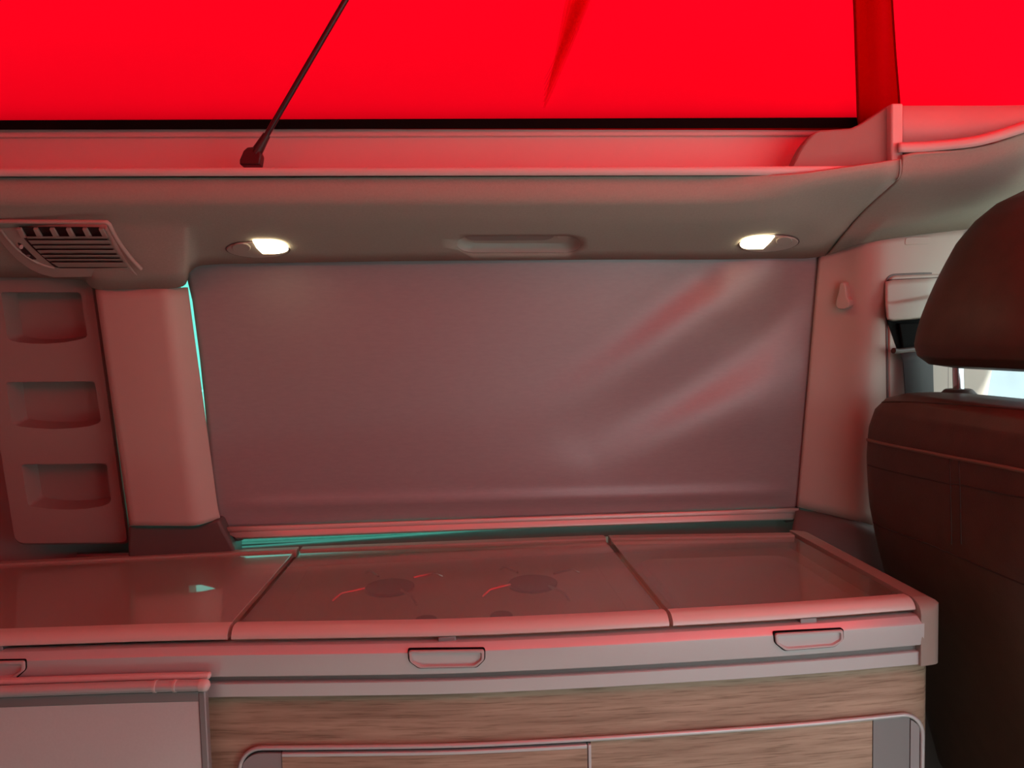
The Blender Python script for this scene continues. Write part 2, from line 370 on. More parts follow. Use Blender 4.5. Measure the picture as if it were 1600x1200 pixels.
# cut the opening for the recessed grip
gc, gn = planefit(sofbvh, [(740, 380), (800, 380), (880, 380), (800, 374), (800, 388)])
def pill(x0, x1, y0, y1, n=12):
    ry = (y1-y0)/2; cy = (y0+y1)/2; rx = ry*1.9
    a = [(x1-rx+rx*math.cos(t), cy+ry*math.sin(t)) for t in [(-0.5+k/n)*math.pi for k in range(n+1)]]
    b = [(x0+rx-rx*math.cos(t), cy-ry*math.sin(t)) for t in [(-0.5+k/n)*math.pi for k in range(n+1)]]
    return a+b
PILL = pill(713, 907, 367, 394)
cut = MB().prism([p+gn*0.03 for p in onplane(PILL, gc, gn, 0.0)], -gn*0.06).build('cutter', 'trim_plastic', smooth=False)
bo = soffit.modifiers.new('cut', 'BOOLEAN'); bo.operation = 'DIFFERENCE'; bo.object = cut; bo.solver = 'EXACT'
dg = bpy.context.evaluated_depsgraph_get()
nm = bpy.data.meshes.new_from_object(soffit.evaluated_get(dg)); soffit.modifiers.clear(); soffit.data = nm
bpy.data.objects.remove(cut)

# recessed grip
g = thing('recessed_grip', gc, 'long pill-shaped recessed grip in the soffit between the two reading lamps', 'grip')
top = onplane(PILL, gc, gn, 0.0015); outer = onplane(pill(712, 908, 366.4, 394.6), gc, gn, 0.0015)
cen = sum(top, Vector())/len(top)
rings = [outer, top]
for dpt, s in ((0.004, 0.99), (0.009, 0.975), (0.013, 0.94), (0.015, 0.88)):
    rings.append([cen+(p-cen)*s - gn*dpt for p in top])
mb = MB().grid(rings, cv=True); mb.add(rings[-1], [tuple(range(len(top)))])
mb.build('bowl', 'trim_plastic', g, ang=60)
e1 = (Vector((1, 0, 0)) - gn*gn.x).normalized(); e2 = gn.cross(e1)
if e2.y > 0: e2 = -e2                      # e2 points to the cabin side
hx_ = max(abs((p-cen).dot(e1)) for p in top); hy_ = max(abs((p-cen).dot(e2)) for p in top)
def gloc(u, v, d): return cen + e1*hx_*u + e2*hy_*v - gn*d
def gpill(u0, u1, v0, v1, d):
    ru = (v1-v0)/2*hy_/hx_; vm = (v0+v1)/2; o = []
    for k in range(9):
        a_ = (-0.5+k/8)*math.pi; o.append(gloc(u1-ru+ru*math.cos(a_), vm+(v1-v0)/2*math.sin(a_), d))
    for k in range(9):
        a_ = (0.5+k/8)*math.pi; o.append(gloc(u0+ru+ru*math.cos(a_), vm+(v1-v0)/2*math.sin(a_), d))
    return o
MB().prism(gpill(-0.86, 0.56, -0.15, 0.86, 0.0145), gn*0.007).build('flap', 'panel_plastic', g, bevel=0.002)
MB().prism(gpill(0.58, 0.88, 0.0, 0.80, 0.0145), gn*0.008).build('button', 'trim_plastic', g, bevel=0.002)

def clear(bvh, px, c, n):
    m_ = 0
    for p in px:
        q, _ = onto(bvh, *p)
        if q is not None: m_ = max(m_, (q-c).dot(n))
    return c + n*m_
# ------------------------------------------------------------------ reading lamps
def reading_lamp(hc, hrx, hry, rot, lens, sw, label):
    c, n = planefit(sofbvh, [(hc[0]+dx, hc[1]+dy) for dx in (-40, 0, 40) for dy in (-6, 0, 6)])
    c = clear(sofbvh, ell(hc[0], hc[1], hrx, hry, 12, rot)+ell(hc[0], hc[1], hrx*.5, hry*.5, 8, rot), c, n)
    t = thing('reading_lamp', c, label, 'lamp', 'reading lamps in the soffit')
    e = ell(hc[0], hc[1], hrx, hry, 36, rot); e1 = ell(hc[0], hc[1], hrx+2.0, hry+1.2, 36, rot)
    MB().prism(onplane(e1, c, n, -0.004), n*0.0060).build('gasket', 'dark_trim', t)
    MB().prism(onplane(e, c, n, -0.004), n*0.0075).build('housing', 'trim_plastic', t, bevel=0.0015)
    MB().prism(onplane(lens, c, n, 0.0030), n*0.0025).build('lens', 'lamp_lens', t, bevel=0.001)
    s = MB().prism(onplane(ell(*sw, 24, rot), c, n, 0.0030), n*0.0030).build('switch', 'trim_plastic', t, bevel=0.002)
    return t
def arc(p0, p1, p2, n=8): return [tuple((Vector(p0)*(1-k/n)**2+Vector(p1)*2*(k/n)*(1-k/n)+Vector(p2)*(k/n)**2)[:2]) for k in range(n+1)]
L1 = [(394.5, 374.5)] + arc((424, 374.5), (447, 376), (450.5, 386)) + arc((450.5, 387.5), (450, 393), (430, 395)) + [(410.5, 395), (401, 386)]
reading_lamp((403, 384.5), 49, 12.3, 0.02, L1, (377, 385.5, 15, 7.5), 'lit oval reading lamp in the soffit near the air vent')
L2 = [(1210.5, 367.5)] + arc((1186, 368), (1160, 370), (1156, 380)) + arc((1156, 381.5), (1158, 387.3), (1170, 387.5)) + [(1192.5, 387.3), (1203, 377)]
reading_lamp((1200.5, 375.8), 46, 12.3, -0.07, L2, (1225, 375, 13, 6.8), 'lit oval reading lamp in the soffit near the driver seat')

# ------------------------------------------------------------------ air vent
vc, vn = planefit(sofbvh, [(x, y) for x in (40, 100, 160) for y in (365, 385, 405)])
vq = [onto(sofbvh, *p)[0] for p in ((5, 352), (160, 352), (40, 415), (205, 415))]
vn = ((vq[1]-vq[0]).cross(vq[2]-vq[0])+(vq[3]-vq[1]).cross(vq[2]-vq[1])).normalized()
if vn.dot(CAM-vq[0]) < 0: vn = -vn
vc = sum(vq, Vector())/4
vc = clear(sofbvh, [(x, y) for x in (5, 60, 110, 160) for y in (352, 370, 390, 410)] + [(190, 400), (210, 415), (180, 380)], vc, vn)
def onsurf(px, lift): return onplane(px, vc, vn, lift)
av = thing('air_vent', vc, 'slatted beige air vent in the soffit above the storage pockets', 'air vent')
def dense(p): return p
def leftx_(y): return 26 + 62*((y-352)/66)**1.35
out = [(-45, 345)] + [(0, 345), (90, 345.5), (166, 346)] + arc((170, 347), (186, 388), (221, 420), 8) + [(150, 421), (88, 421)] + arc((88, 421), (40, 416), (0, 358), 8) + [(-20, 352), (-45, 350)]
inn = [(30, 354)] + [(100, 354.5), (158, 355)] + arc((160, 356), (170, 385), (199, 417), 8) + [(150, 418), (95, 418)] + [(leftx_(y_), y_) for y_ in (416, 408, 400, 392, 384, 376, 368, 360)]
MB().prism(onsurf(dense(out), -0.012), vn*0.0155).build('face_plate', 'trim_plastic', av, bevel=0.002)
MB().prism(onsurf(dense(inn), 0.0030), vn*0.0014).build('backing', 'black_plastic', av)
rim = [(-45, 346)] + [(0, 346), (90, 346.5), (160, 347)] + [(167, 347.5)] + arc((170, 350), (187, 388), (220, 420), 10)
MB().tube(onsurf(rim, 0.0055), 0.0034, 8).build('rim', 'trim_plastic', av, ang=60)
rim2 = [(0, 358)] + arc((2, 361), (40, 412), (86, 419), 10)
MB().tube(onsurf(rim2, 0.0048), 0.0022, 8).build('rim', 'trim_plastic', av, ang=60)
def leftx(y):
    T = ((350, 26), (369, 36), (376, 40), (383, 46), (390, 53), (398, 60), (404, 67), (412, 78), (420, 92))
    for (a0, b0_), (a1, b1_) in zip(T, T[1:]):
        if y <= a1: return lerp(b0_, b1_, (y-a0)/(a1-a0))
    return 92
def rightx(y): return 159 + 40*((max(y, 354)-354)/64)**1.25
for (y0, y1) in ((369.5, 374), (375.5, 382), (383.6, 389), (390.8, 396.6), (398.2, 402.8), (404.4, 408.6), (410, 417.5)):
    poly = [(leftx(y0)+4, y0), (rightx(y0), y0), (rightx(y1), y1), (leftx(y1)+4, y1)]
    a = onsurf(poly, 0.0046); b = onsurf(poly, 0.0100)
    b[2] = b[2]-vn*0.0030; b[3] = b[3]-vn*0.0030
    MB().add(a+b, [(3, 2, 1, 0), (4, 5, 6, 7), (0, 1, 5, 4), (1, 2, 6, 5), (2, 3, 7, 6), (3, 0, 4, 7)]).build('slat', 'trim_plastic', av, bevel=0.0006)
for k in range(6):
    x = 31 + k*25.6
    poly = [(x-4, 355), (x+3, 355), (x+11, 368.6), (x+3, 368.6)]
    MB().prism(onsurf(poly, 0.0045), vn*0.004).build('fin', 'trim_plastic', av, bevel=0.0006)
MB().prism(onsurf([(28, 379), (33, 381), (46, 394), (57, 404.5), (47, 404.5), (40, 400), (34, 392)], 0.004), vn*0.0012).build('thumbwheel', 'black_plastic', av)
MB().prism(onsurf(ell(33.5, 385, 3.2, 3, 14), 0.005), vn*0.0016).build('indicator', 'white_dot', av)
MB().prism(onsurf(ell(44, 399.5, 3.6, 1.6, 14), 0.005), vn*0.0010).build('indicator', 'aluminium_dark', av)

# ------------------------------------------------------------------ roof opening rail, seal, canvas
LX = [-420, 0, 200, 400, 600, 800, 1000, 1200, 1330]
def lx(y, Y): return [pY(x, lerp(y[0], y[1], (x)/1400), Y) for x in LX]
rows = [lx((275.6, 273.6), 1.106), lx((263.5, 260), 1.104)]
z1 = rows[1][0].z
rows.append([Vector((p.x, 1.204, z1+0.0005)) for p in rows[1]])
rows += [lx((214.5, 211.5), 1.212), lx((213, 210), 1.203), lx((201.5, 199), 1.203), lx((200.5, 198), 1.235)]
rail = struct(loft(rows, 2, [0, 0.004, 0.006, 0.003, 0.002, 0.003, 0], 3).build('trim_2', 'rail_plastic', solid=0.003, ang=40), 'long beige rail along the edge of the roof opening', 'roof rail')
# behind the rail up to the fixed roof, keeps daylight out
cv = thing('roof_canvas', (0.0, 1.2, 1.63), 'bright red pop-up roof canvas glowing with daylight above the rail', 'canvas')
def foldy(px, py):
    # crease from (850,165) to (930,-40): pleat depth grows upward
    t = (165-py)/205.0
    if t <= 0: return 0
    cx = 852+78*t**0.9; s = (px-cx)
    k = min(1.0, t*1.6)
    return k*(0.020*math.exp(-(s/16)**2) * (1 if s < 0 else math.exp(-(s/5.0)**2)) + 0.006*math.exp(-((s+40)/45)**2))
rws = []
NX, NZ = 150, 26
xa, xb = pY(-420, 184, 1.2).x, pY(1362, 184, 1.2).x
xs = [lerp(xa, xb, i/NX) for i in range(NX+1)]
def proj(p):
    d = p-CAM; z = d.dot(FW); return 800+FPX*d.dot(RT)/z, 600-FPX*d.dot(UP)/z
for j in range(NZ+1):
    t = j/NZ; row = []
    for X in xs:
        z0, z1_ = 1.632, max(roofz(X)+0.012, 1.66); z = lerp(z0, z1_, t**1.3)
        P = Vector((X, 1.198, z)); px, py = proj(P)
        Y = 1.198 - foldy(px, py) + 0.006*math.sin(X*5+z*7)*min(1, (z-1.65)*4 if z > 1.65 else 0) + 0.004*math.sin(X*13-z*17)*min(1, max(0, (z-1.66)*5))
        row.append(Vector((X, Y, z)))
    rws.append(row)
MB().grid(rws).build('side_panel', 'red_canvas', cv, ang=80)
# front panels, rounding the front of the roof opening
pc = pY(1400, 184, 1.19)
FP = cat([Vector(p) for p in ((pc.x-0.03, 1.205, 0), (0.99, 1.150, 0), (1.10, 1.00, 0), (1.12, 0.64, 0), (1.10, 0.28, 0), (0.99, 0.13, 0), (pc.x-0.03, 0.075, 0))], 10)
def fcol(p, i):
    return [Vector((p.x+(0.010*math.sin(i*0.7+j*0.5) if 0 < j else 0), p.y, lerp(1.60, roofz(p.x)+0.012, j/14))) for j in range(15)]
for lo_, hi_ in ((0, 15), (15, 45), (45, 60)):
    MB().grid([fcol(FP[i], i) for i in range(lo_, hi_+1)]).build('front_panel', 'red_canvas', cv, ang=80)
rws = []
for j in range(9):
    rws.append([Vector((lerp(-1.62, pc.x-0.03, i/30), 0.075, lerp(1.60, max(roofz(lerp(-1.62, pc.x-0.03, i/30))+0.012, 1.66), j/8))) for i in range(31)])
MB().grid(rws).build('side_panel', 'red_canvas', cv, ang=80)
MB().grid([[Vector((-1.62, lerp(0.075, 1.2, i/4), z)) for i in range(5)] for z in (1.60, 1.745)]).build('rear_panel', 'red_canvas', cv)
# doubled corner strip
stp = []
for (ya, xl, xr) in ((200, 1344, 1410), (183, 1341, 1406), (150, 1340, 1404), (90, 1338, 1399), (30, 1336, 1395), (-40, 1333, 1391), (-140, 1329, 1386), (-260, 1325, 1380)):
    stp.append([pY(lerp(xl, xr, k/6), ya, 1.172+0.006*math.sin(k*1.3)+0.02*(k/6)) for k in range(7)])
MB().grid(stp).build('corner_strip', 'red_webbing', cv, ang=80)
MB().tube([r[0] for r in stp], 0.0022, 6).build('strip_hem', 'red_webbing', cv)
MB().tube([r[-1] for r in stp], 0.0022, 6).build('strip_hem', 'red_webbing', cv)
for k_, (wl, wr, dy_) in enumerate(((30, 8, 0.022), (24, 6, 0.026), (18, 5, 0.030), (13, 4, 0.034), (8, 3, 0.038), (4, 1.5, 0.042))):  # stacked sheer sheets imitate the soft shade along the canvas fold
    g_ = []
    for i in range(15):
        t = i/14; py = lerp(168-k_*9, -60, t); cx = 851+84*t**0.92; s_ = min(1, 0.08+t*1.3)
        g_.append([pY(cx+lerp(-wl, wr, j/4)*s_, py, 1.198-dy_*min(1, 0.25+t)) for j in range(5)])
    MB().grid(g_).build('fold_shade_layer', 'fold_shade', cv, ang=80)
# black seal along the canvas foot
sl = [lx((202, 199.5), 1.190), lx((187.5, 183.5), 1.184), lx((187, 183), 1.203), lx((202, 199.5), 1.22)]
sl = [[pY(x, lerp(a, b, x/1400), Y) for x in [-420, 0, 300, 600, 900, 1200, 1352]] for a, b, Y in ((202.5, 199.5, 1.190), (188, 183.5, 1.184), (187.5, 183, 1.215), (203, 200, 1.215))]
mb = MB().grid([[r[i] for r in sl] for i in range(7)], cv=True); mb.build('seal', 'black_rubber', cv, ang=40)

# support rod
base = pY(396, 252, 1.150); a = pY(402, 236, 1.147); b = pY(540, 0, 1.115); d = (b-a).normalized()
b2 = a + d*0.62
for _ in range(40):
    if b2.z < roofz(b2.x)-0.002: break
    b2 = b2 - d*0.006
sr = thing('support_rod', base, 'thin black support rod leaning from the rail up to the raised roof', 'rod')
MB().tube([a, b2], 0.0042, 12).build('rod', 'rod_metal', sr)
foot = [pY(*p, 1.150) for p in ((377, 258), (377, 252), (383, 238), (389, 232.5), (398, 232), (407, 236), (410.5, 244), (408, 260), (378, 260))]
MB().prism([p+Vector((0, -0.010, 0)) for p in foot], (0, 0.022, 0)).build('end_fitting', 'black_plastic', sr, bevel=0.004, bseg=3)
MB().tube([a-d*0.004, a+d*0.028], lambda t: 0.0085-0.003*t, 12).build('ferrule', 'black_plastic', sr)

# ------------------------------------------------------------------ corner end piece and cab headliner
cp = [(1238, 262)] + arc((1238, 262), (1252, 222), (1276, 205), 6) + [(1284, 203), (1330, 200), (1346, 193), (1393, 162), (1400, 162), (1400, 262), (1330, 266)]
struct(MB().prism([pY(*p, 1.135) for p in cp], (0, 0.02, 0)).build('trim_3', 'panel_plastic', bevel=0.003), 'beige end piece closing the roof rail at its corner', 'trim')
po = [pY(*p, 1.120) for p in ((1393, 161), (1411.5, 161), (1411, 250), (1399, 262), (1393, 262))]
struct(MB().prism(po, (0.004, 0.04, 0)).build('trim_4', 'rail_plastic', bevel=0.003), 'narrow upright post at the corner of the roof opening', 'trim')
# step wall beyond the post
fr = [rowpx([(1404, 166, 1.165), (1450, 166, 1.150), (1500, 166, 1.135), (1550, 166, 1.115), (1600, 165, 1.095), (1680, 163, 1.06)]),
      rowpx([(1404, 232, 1.165), (1450, 230, 1.150), (1500, 226, 1.135), (1550, 217, 1.115), (1600, 203, 1.095), (1680, 180, 1.06)])]
struct(loft(fr, 5, 0.01).build('trim_5', 'rail_plastic', solid=0.006), 'beige step wall below the front canvas panel', 'trim')
l1 = [rowpx([(1403, 224, 1.128), (1430, 223.5, 1.122), (1469, 221, 1.112), (1505, 217, 1.10), (1537, 211, 1.09), (1600, 191, 1.07), (1690, 158, 1.03)]),
      rowpx([(1404, 226, 1.112), (1430, 226, 1.106), (1469, 223.5, 1.096), (1505, 219.5, 1.084), (1537, 213.5, 1.074), (1600, 194, 1.054), (1690, 161, 1.014)]),
      rowpx([(1404, 238, 1.112), (1430, 238, 1.106), (1469, 235, 1.096), (1505, 231.5, 1.084), (1537, 226, 1.074), (1600, 207, 1.054), (1690, 174, 1.014)])]
struct(loft(l1, 5, 0.004).build('trim_6', 'rail_plastic', solid=0.004), 'curved beige lip along the front of the roof opening', 'trim')
h = [rowpx([(1293, 397, 1.335), (1320, 388, 1.312), (1350, 378, 1.280), (1420, 366.5, 1.300), (1500, 358, 1.350), (1600, 350, 1.39), (1720, 343, 1.42)]),
     rowpx([(1349, 328, 1.230), (1372, 330, 1.222), (1400, 328, 1.212), (1450, 322, 1.205), (1520, 312, 1.198), (1610, 296, 1.19), (1730, 278, 1.18)]),
     rowpx([(1406, 279, 1.124), (1425, 276, 1.120), (1450, 274.5, 1.116), (1500, 268, 1.108), (1550, 253, 1.095), (1610, 228, 1.08), (1730, 190, 1.05)]),
     rowpx([(1409, 254, 1.112), (1425, 246, 1.108), (1445, 242, 1.103), (1500, 239.5, 1.094), (1550, 230, 1.082), (1610, 209, 1.066), (1730, 170, 1.03)]),
     rowpx([(1409, 243, 1.108), (1425, 240, 1.104), (1445, 238.5, 1.100), (1500, 234, 1.090), (1550, 225, 1.079), (1610, 204, 1.063), (1730, 165, 1.027)])]
CAB = loft(h, 6, [0, 0.05, 0.03, 0.006, 0], 4)
struct(CAB.build('trim_7', 'headliner_fabric', solid=0.005, ang=50), 'beige cab headliner sweeping up above the driver seat', 'headliner')
# seam bead between the two headliner panels
MB_seam = MB().tube(cat(rowpx([(1406.5, 249, 1.090), (1407, 266, 1.098), (1403, 279, 1.113), (1390, 285, 1.142), (1364, 306, 1.192), (1347, 328, 1.232), (1312, 371, 1.31), (1292, 397, 1.338)]), 5), 0.0013, 6)
struct(MB_seam.build('trim_8', 'trim_plastic', ang=60), 'thin bead in the seam between soffit and cab headliner', 'trim')

# ------------------------------------------------------------------ left pillar trim
def YL(z, b): return b - 0.16*(z-0.95)
def pl(x, y, b):       # pixel onto the leaning wall plane Y = b - 0.16 (z - 0.95)
    d = ray(x, y); t = (b + 0.16*0.95 - 0.16*CAM.z)/(d.y + 0.16*d.z); return CAM + d*t
def plr(pts): return [pl(*p) for p in pts]
yy = [451, 520, 620, 720, 790, 821]
def colx(a, b, y): return lerp(a[0], b[0], (y-a[1])/(b[1]-a[1]))
rows = [plr([(colx((150, 455), (203, 820), y)+2, y, 1.455) for y in yy]),
        plr([(colx((150, 455), (203, 820), y), y, 1.400) for y in yy]),
        plr([(colx((262, 460), (307, 820), y), y + (0 if y < 800 else 0.5), 1.390) for y in yy]),
        plr([(colx((291, 440), (342, 812), y), y - (2 if y < 500 else 0) - (11 if y > 800 else 0), 1.424) for y in yy]),
        plr([(colx((291, 440), (342, 812), y)-6, y - (2 if y < 500 else 0) - (11 if y > 800 else 0), 1.495) for y in yy])]
struct(loft(rows, 4, [0, 0.012, 0.016, 0.003, 0], 4).build('trim_9', 'trim_plastic', solid=0.003, ang=60), 'broad beige pillar trim left of the window blind', 'pillar trim')
# dark foot under the pillar
ft = [(199, 822), (232, 824.5), (309, 822.5), (342, 811), (349, 826), (366, 858), (366, 880), (199, 884)]
mb = MB().prism([pl(*p, 1.408) for p in ft], (0, 0.06, 0)); struct(mb.build('trim_10', 'dark_trim', bevel=0.006, bseg=3), 'dark foot trim below the broad pillar', 'trim')
tri = [(205, 846), (300, 842), (330, 862), (205, 872)]
# ------------------------------------------------------------------ storage panel with three pockets
PB = 1.445
def flat2(pts): return [Vector((x, y, 0)) for x, y in pts]
outl = rpoly(flat2([(-42, 434), (142, 434), (199, 847), (24, 849)]), [6, 22, 10, 16], 6)
pockets = [[(1, 456.5), (126, 456.5), (137, 527)] + [(122, 531), (100, 535), (75, 537), (50, 537), (30, 535), (12, 531)],
           [(9, 597), (148, 595.5), (158, 660)] + [(140, 666), (115, 669), (85, 670.5), (55, 669), (35, 667), (19, 664)],
           [(33, 725.5), (167, 724), (174, 785)] + [(160, 791), (135, 795), (107, 796.5), (80, 795.5), (60, 793), (44, 790.5)]]
spn = thing('storage_panel', pl(90, 845, PB), 'beige wall panel with three open storage pockets under the air vent', 'storage panel')
bm = bmesh.new()
def loop(pts):
    vs = [bm.verts.new(p) for p in pts]; return [bm.edges.new((vs[i], vs[(i+1) % len(vs)])) for i in range(len(vs))]
eds = loop([pl(p.x, p.y, PB) for p in outl])
pk = []
for P in pockets:
    q = rpoly(flat2(P), [5, 6, 7, 3, 3, 3, 3, 3, 6], 3); pk.append(q); eds += loop([pl(p.x, p.y, PB) for p in q])
bmesh.ops.triangle_fill(bm, use_beauty=True, use_dissolve=False, edges=eds)
nv = Vector((0, -1, -0.16)).normalized()
mb = MB(); bm.verts.index_update(); mb.add([v.co.copy() for v in bm.verts], [tuple(v.index for v in f.verts) for f in bm.faces]); bm.free()
oo = [pl(p.x, p.y, PB) for p in outl]
cc = sum(oo, Vector())/len(oo)
mb.grid([oo, [p+(p-cc)*0.02 - nv*0.004 for p in oo], [p+(p-cc)*0.03-nv*0.03 for p in oo]], cv=True)
mb.build('body', 'panel_plastic', spn, ang=40)
for q in pk:
    o3 = [pl(p.x, p.y, PB) for p in q]; c3 = sum(o3, Vector())/len(o3)
    rg = [o3, [c3+(p-c3)*0.985-nv*0.004 for p in o3], [c3+(p-c3)*0.965-nv*0.036 for p in o3], [c3+(p-c3)*0.93-nv*0.042 for p in o3]]
    pm = MB().grid(rg, cv=True); pm.add(rg[-1], [tuple(range(len(q)))]); pm.build('pocket', 'panel_plastic', spn, ang=50)
# ridge line round the panel face
rd = [(6, 700), (18, 770), (40, 818), (60, 834), (185, 832)]

# ------------------------------------------------------------------ right pillar trim
ry_ = [398, 440, 520, 620, 720, 797]
def bx(a, b, y): return lerp(a[0], b[0], (y-a[1])/(b[1]-a[1]))
def bp(x, y, b): return pl(x, y, b)
wy = [(404, 800), (382, 826), (361, 870), (356, 900)]
def brow(x0, x1, yt, yb, b, yn=(0, .12, .3, .55, .8, 1)): return [bp(lerp(x0, x1, t), lerp(yt, yb, t), b) for t in yn]
rows = [brow(1276, 1242, 401, 792, 1.50), brow(1281, 1247, 401, 792, 1.428), brow(1318, 1290, 387, 803, 1.405), brow(1352, 1338, 377, 814, 1.368),
        brow(1378, 1366, 372, 822, 1.366), brow(1440, 1430, 363, 842, 1.405), brow(1580, 1490, 349, 870, 1.475), brow(1590, 1496, 349, 870, 1.50)]
RP = loft(rows, 5, [0, 0.004, 0.05, 0.04, 0.03, 0.03, 0.006, 0], 4)
rpb = RP.bvh()
rp = struct(RP.build('trim_11', 'trim_plastic', solid=0.003, ang=60), 'beige pillar trim between the blind and the driver seat', 'pillar trim')
# dark lower trim on the right
lo = [rowpx([(1243, 792, 1.44), (1262, 797.5, 1.425), (1300, 806, 1.40), (1345, 817, 1.372), (1400, 832, 1.362), (1520, 865, 1.362)]),
      rowpx([(1243, 800, 1.425), (1262, 805, 1.412), (1300, 812, 1.39), (1345, 825, 1.36), (1400, 840, 1.35), (1520, 873, 1.35)]),
      rowpx([(1236, 835, 1.40), (1262, 845, 1.39), (1300, 860, 1.375), (1345, 880, 1.35), (1400, 900, 1.34), (1520, 940, 1.34)]),
      rowpx([(1236, 1500, 1.40), (1262, 1500, 1.39), (1300, 1500, 1.375), (1345, 1500, 1.35), (1400, 1500, 1.34), (1560, 1500, 1.34)])]
struct(loft(lo, 4, 0.01).build('trim_12', 'dark_trim', solid=0.004), 'dark lower wall trim beside the driver seat', 'trim')
# roof-side tag
c, n = planefit(rpb, [(1420, 375), (1440, 376)])
MB().prism(onplane([(v.x, v.y) for v in rpoly(flat2([(1412, 371), (1452, 369.5), (1449, 381.5), (1410, 383)]), 4, 3)], c, n, -0.002), n*0.0045).build('airbag_plate', 'trim_plastic', rp, bevel=0.001)

# coat hook
c, n = planefit(rpb, [(1322, 450), (1325, 470), (1318, 470)])
ch = thing('coat_hook', c, 'small beige coat hook on the pillar right of the blind', 'hook')
hk = [(1321, 440), (1326, 439), (1329, 446), (1331, 463), (1335.5, 469), (1335, 477), (1328, 481), (1318, 480.5), (1314.5, 476), (1315, 466), (1319, 456)]
MB().prism(onplane([(v.x, v.y) for v in rpoly(flat2(hk), 2.5, 3)], c, n, -0.003), n*0.024).build('hook', 'trim_plastic', ch, bevel=0.003, bseg=3)
MB().prism(onplane(ell(1324, 462, 9, 19, 20), c, n, -0.003), n*0.0048).build('base_plate', 'trim_plastic', ch, bevel=0.001)

# ------------------------------------------------------------------ seat belt with its height adjuster
c, n = planefit(rpb, [(1400, 450), (1430, 450), (1400, 520), (1430, 560), (1400, 590)])
sb = thing('seat_belt', c, 'dark seat belt with beige adjuster cover on the pillar behind the headrest', 'seat belt')
fr_o = [(v.x, v.y) for v in rpoly(flat2([(1377.5, 428), (1476, 424), (1476, 630), (1380, 630)]), [16, 5, 5, 8], 6)]
fr_i = [(v.x, v.y) for v in rpoly(flat2([(1380, 430.5), (1474, 427), (1474, 628), (1382.5, 628)]), [15, 4, 4, 7], 6)]
MB().prism(onplane(fr_o, c, n, -0.006), n*0.0085).build('gap_shadow_line', 'dark_trim', sb, bevel=0.0008)
MB().prism(onplane(fr_i, c, n, -0.006), n*0.0110).build('frame', 'trim_plastic', sb, bevel=0.003)
sl_ = [(v.x, v.y) for v in rpoly(flat2([(1383, 437), (1470, 433), (1470, 545), (1402, 548), (1385, 500)]), [9, 3, 3, 6, 4], 5)]
MB().prism(onplane(sl_, c, n, 0.0048), n*0.0010).build('slot', 'black_rubber', sb)
top_ = onplane([(1384, 438), (1470, 434)], c, n, 0.006); mid_ = onplane([(1384, 471), (1470, 458)], c, n, 0.010)
cv_rows = [onplane([(1384, 440), (1395, 437.5), (1470, 434)], c, n, 0.0055), onplane([(1383.5, 455), (1395, 454), (1470, 448)], c, n, 0.008),
           onplane([(1384, 471), (1395, 472), (1470, 457)], c, n, 0.012), onplane([(1384, 475), (1395, 476), (1470, 464)], c, n, 0.021),
           onplane([(1386, 497), (1397, 499.5), (1470, 492)], c, n, 0.021), onplane([(1386.5, 499), (1397, 501.5), (1470, 494)], c, n, 0.006)]
loft(cv_rows, 3, [0, 0.01, 0.004, 0.004, 0.003, 0], 3).build('adjuster_cover', 'trim_plastic', sb, solid=0.002)
MB().prism(onplane([(1401, 505), (1466, 503), (1460, 546), (1408, 549)], c, n, 0.006), n*0.006).build('anchor', 'black_rubber', sb, bevel=0.002)
MB().tube(onplane([(1396, 548), (1404, 549), (1430, 546), (1462, 544)], c, n, 0.018), 0.0055, 10).build('guide_loop', 'belt_guide', sb)
MB().grid([onplane([(1404, 545), (1462, 543)], c, n, 0.013), onplane([(1408, 555), (1463, 552)], c, n, 0.0245), onplane([(1411, 566), (1457, 563)], c, n, 0.022), onplane([(1416, 640), (1459, 640)], c, n, 0.030)]).build('webbing', 'webbing', sb, solid=0.002)

